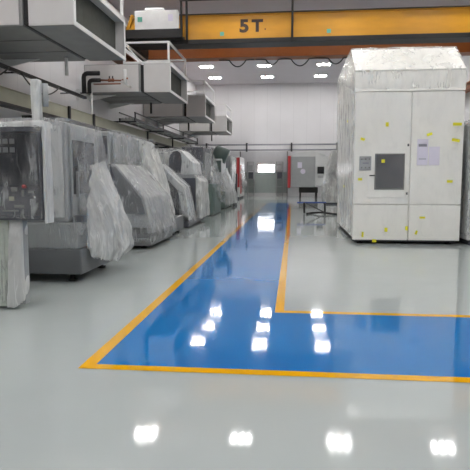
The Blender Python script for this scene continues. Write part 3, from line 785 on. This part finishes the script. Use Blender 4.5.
# ------------------------------------------------------------------ things at the far end
# low partition wall
pt = thing('partition_screen', 'grey-green partition across the far end with a bright window above it', 'partition', (-2.4, 48.4, 0))
B('lower_panel', 'partition', pt, -4.6, -0.45, 48.35, 48.45, .06, 2.1)
u = MB(); u.box(-8.4, -3.15, 48.38, 48.43, 2.1, 3.9); u.box(-1.55, 3.9, 48.38, 48.43, 2.1, 3.9); u.box(-3.15, -1.55, 48.38, 48.43, 2.85, 3.9)
u.build('upper_panel', 'partition_light', pt)
B('kick_rail', 'machine_light', pt, -4.6, -.45, 48.3, 48.36, 0, .3)
w = MB(); w.box(-3.2, -3.02, 48.33, 48.45, 2.1, 2.9); w.box(-1.64, -1.5, 48.33, 48.45, 2.1, 2.9); w.box(-3.15, -1.55, 48.33, 48.45, 2.74, 2.9); w.box(-3.15, -1.55, 48.33, 48.45, 2.06, 2.1)
w.box(-2.37, -2.33, 48.35, 48.43, 2.1, 2.85)
wo = w.build('window_frame', 'white', pt)
B('window_pane', 'window_light', wo, -3.15, -1.55, 48.39, 48.41, 2.1, 2.85, bev=0)
for x in (-4.6, -.5):
    B('post', 'seam', pt, x - .05, x + .05, 48.3, 48.5, 0, 3.9)
# overhead service pipes
pl = thing('service_pipes', 'pair of level grey pipes running across the far wall on short hangers', 'pipes', (-2, 47.8, 4.0))
for z in (4.45, 4.0):
    T('pipe', 'pipe_grey', pl, [(-8.5, 47.8, z), (4.6, 47.8, z)], .07, 12)
for x in (-4.0, -.15, 3.7, -7.5):
    h = MB(); h.box(x - .06, x + .06, 47.75, 48.99, 4.52, 4.6); h.box(x - .07, x + .07, 47.72, 47.88, 3.85, 4.6)
    h.build('hanger', 'dark', pl)
# small racks in front of the partition
for x, lab in ((-3.65, 'small grey instrument rack against the partition, on the red striped machine side'), (-1.15, 'small grey instrument rack against the partition, beside the grey cabinet machine')):
    rk = thing('instrument_rack', lab, 'rack', (x, 48, 0), 'racks by the partition')
    for dx in (-.28, .28):
        for y in (47.85, 48.2):
            B('upright', 'machine_grey', rk, x + dx - .03, x + dx + .03, y - .03, y + .03, 0, 3.0)
    for z in (.8, 1.5, 2.2, 2.95):
        B('shelf', 'machine_grey', rk, x - .32, x + .32, 47.8, 48.25, z, z + .04)
    B('meter_box', 'machine_dark', rk, x - .2, x + .2, 47.85, 48.2, 1.54, 2.1)
    B('meter_box', 'plate', rk, x - .22, x + .18, 47.85, 48.2, 2.24, 2.7)

# grey machine with red edge
t = thing('laser_cutter', 'grey cabinet machine with red edge at the far end of the walkway', 'machine', (.9, 46, 0))
B('cabinet', 'machine_grey', t, -.2, 1.75, 44.6, 47, .85, 3.3, bev=.03)
B('edge_stripe', 'red', t, -.42, -.2, 44.55, 47, .8, 3.35)
tp = MB(); tp.prism([(-.3, 3.3), (1.8, 3.3), (2.6, 3.45), (1.6, 3.75), (.2, 3.6)], 1, 44.8, 46.8, bev=.02); tp.build('top_cover', 'machine_light', t)
B('base', 'black_steel', t, .5, 2.0, 44.8, 46.8, .42, .85)
for x in (.6, 1.9):
    for y in (44.9, 46.7): B('leg', 'black_steel', t, x - .06, x + .06, y - .06, y + .06, 0, .42)
mp = MB(); mp.tube([(.78, 44.6, 2.12), (.78, 44.55, 2.12)], .2, 24); mp.build('round_port', 'paper', t, smooth=False)
B('notice', 'paper', t, .35, .7, 44.58, 44.6, 2.4, 2.85)
c = B('control_column', 'machine_light', t, 1.75, 2.75, 44.5, 46.6, 1.0, 3.35, bev=.03)
B('screen', 'screen', c, 1.92, 2.45, 44.47, 44.5, 1.95, 2.5)
B('keypad', 'plate', c, 1.95, 2.4, 44.46, 44.5, 1.6, 1.8)
# white wrapped machine behind the booth corner
t = thing('welding_station', 'white wrapped machine half hidden behind the corner of the booth', 'machine', (2.7, 35, 0))
B('base', 'machine_light', t, 1.95, 3.6, 34, 37, .1, 1.2, bev=.03)
B('column', 'machine_grey', t, 2.5, 3.6, 34.5, 36.5, 1.2, 3.2, bev=.03)
B('plinth', 'machine_dark', t, 2.0, 3.55, 34.1, 36.9, 0, .1)
T('hose', 'rubber', t, [(2.5, 34.4, 2.7), (2.25, 34.3, 2.3), (2.2, 34.2, 1.8), (2.35, 34.2, 1.4), (2.2, 34.1, 1.1)], .05)
B('control_box', 'machine_dark', t, 2.2, 2.5, 34.3, 34.7, 1.7, 2.1)
film('plastic_wrap', 'film_milky', t, bx8(1.9, 3.65, 33.9, 37.1, .15, 1.2) + [(2.35, 34.3, 3.3), (3.65, 34.3, 3.3), (2.4, 36.6, 3.3), (3.65, 36.6, 3.3)], .08, 99, .06)

# low trestle and black hose on the floor by the booth
t = thing('low_trestle', 'low black trestle with a blue top tube on the floor by the booth corner', 'trestle', (1.1, 25.5, 0))
T('top_tube', 'blue_tube', t, [(.2, 24.9, .5), (1.5, 25.2, .5)], .035)
for x, y in ((.52, 24.95), (1.45, 25.2)):
    T('leg', 'rubber', t, [(x, y, .5), (x, y - .05, 0.02)], .045)
T('brace', 'rubber', t, [(.6, 24.97, .48), (1.42, 25.15, .06)], .025)
h = thing('hose', 'black hose lying in a curve on the floor in front of the trestle', 'hose', (1.2, 24.3, 0))
pts = [(.62, 24.35, .04), (.8, 24.75, .04), (1.0, 24.72, .06), (1.3, 24.45, .09), (1.6, 24.25, .06), (1.95, 24.2, .04), (2.3, 24.4, .04), (2.6, 25.0, .04)]
def smooth_pts(p, n=6):
    p = [Vector(q) for q in p]; out = []
    for i in range(len(p) - 1):
        a, b, c, d = p[max(i - 1, 0)], p[i], p[i + 1], p[min(i + 2, len(p) - 1)]
        for k in range(n):
            s = k / n
            out.append(.5 * ((2 * b) + (c - a) * s + (2 * a - 5 * b + 4 * c - d) * s * s + (3 * b - a - 3 * c + d) * s ** 3))
    out.append(p[-1]); return out
T('tube', 'rubber', h, smooth_pts(pts), .045)

# ------------------------------------------------------------------ camera, world, view
f, yaw, pitch = 550.0, math.radians(5.988), math.radians(5.917)
cd = bpy.data.cameras.new('camera'); co = bpy.data.objects.new('camera', cd); COL.objects.link(co)
cd.sensor_fit = 'HORIZONTAL'; cd.sensor_width = 36.0; cd.lens = 36.0 * f / 470.0
cd.clip_end = 200
co.location = (0, 0, 1.6)
co.rotation_euler = (PI / 2 - pitch, 0, yaw)
SC.camera = co

w = bpy.data.worlds.new('world'); SC.world = w; w.use_nodes = True
w.node_tree.nodes['Background'].inputs['Color'].default_value = (.6, .62, .66, 1)
w.node_tree.nodes['Background'].inputs['Strength'].default_value = 0.3

SC.view_settings.view_transform = 'Standard'
SC.view_settings.look = 'None'
SC.view_settings.gamma = 1.0
SC.view_settings.exposure = 1.8
SC.view_settings.use_curve_mapping = False
SC.cycles.use_denoising = True
SC.cycles.max_bounces = 10
SC.cycles.diffuse_bounces = 6
SC.cycles.transparent_max_bounces = 24
SC.cycles.sample_clamp_indirect = 6.0
SC.cycles.caustics_reflective = False
SC.cycles.caustics_refractive = False
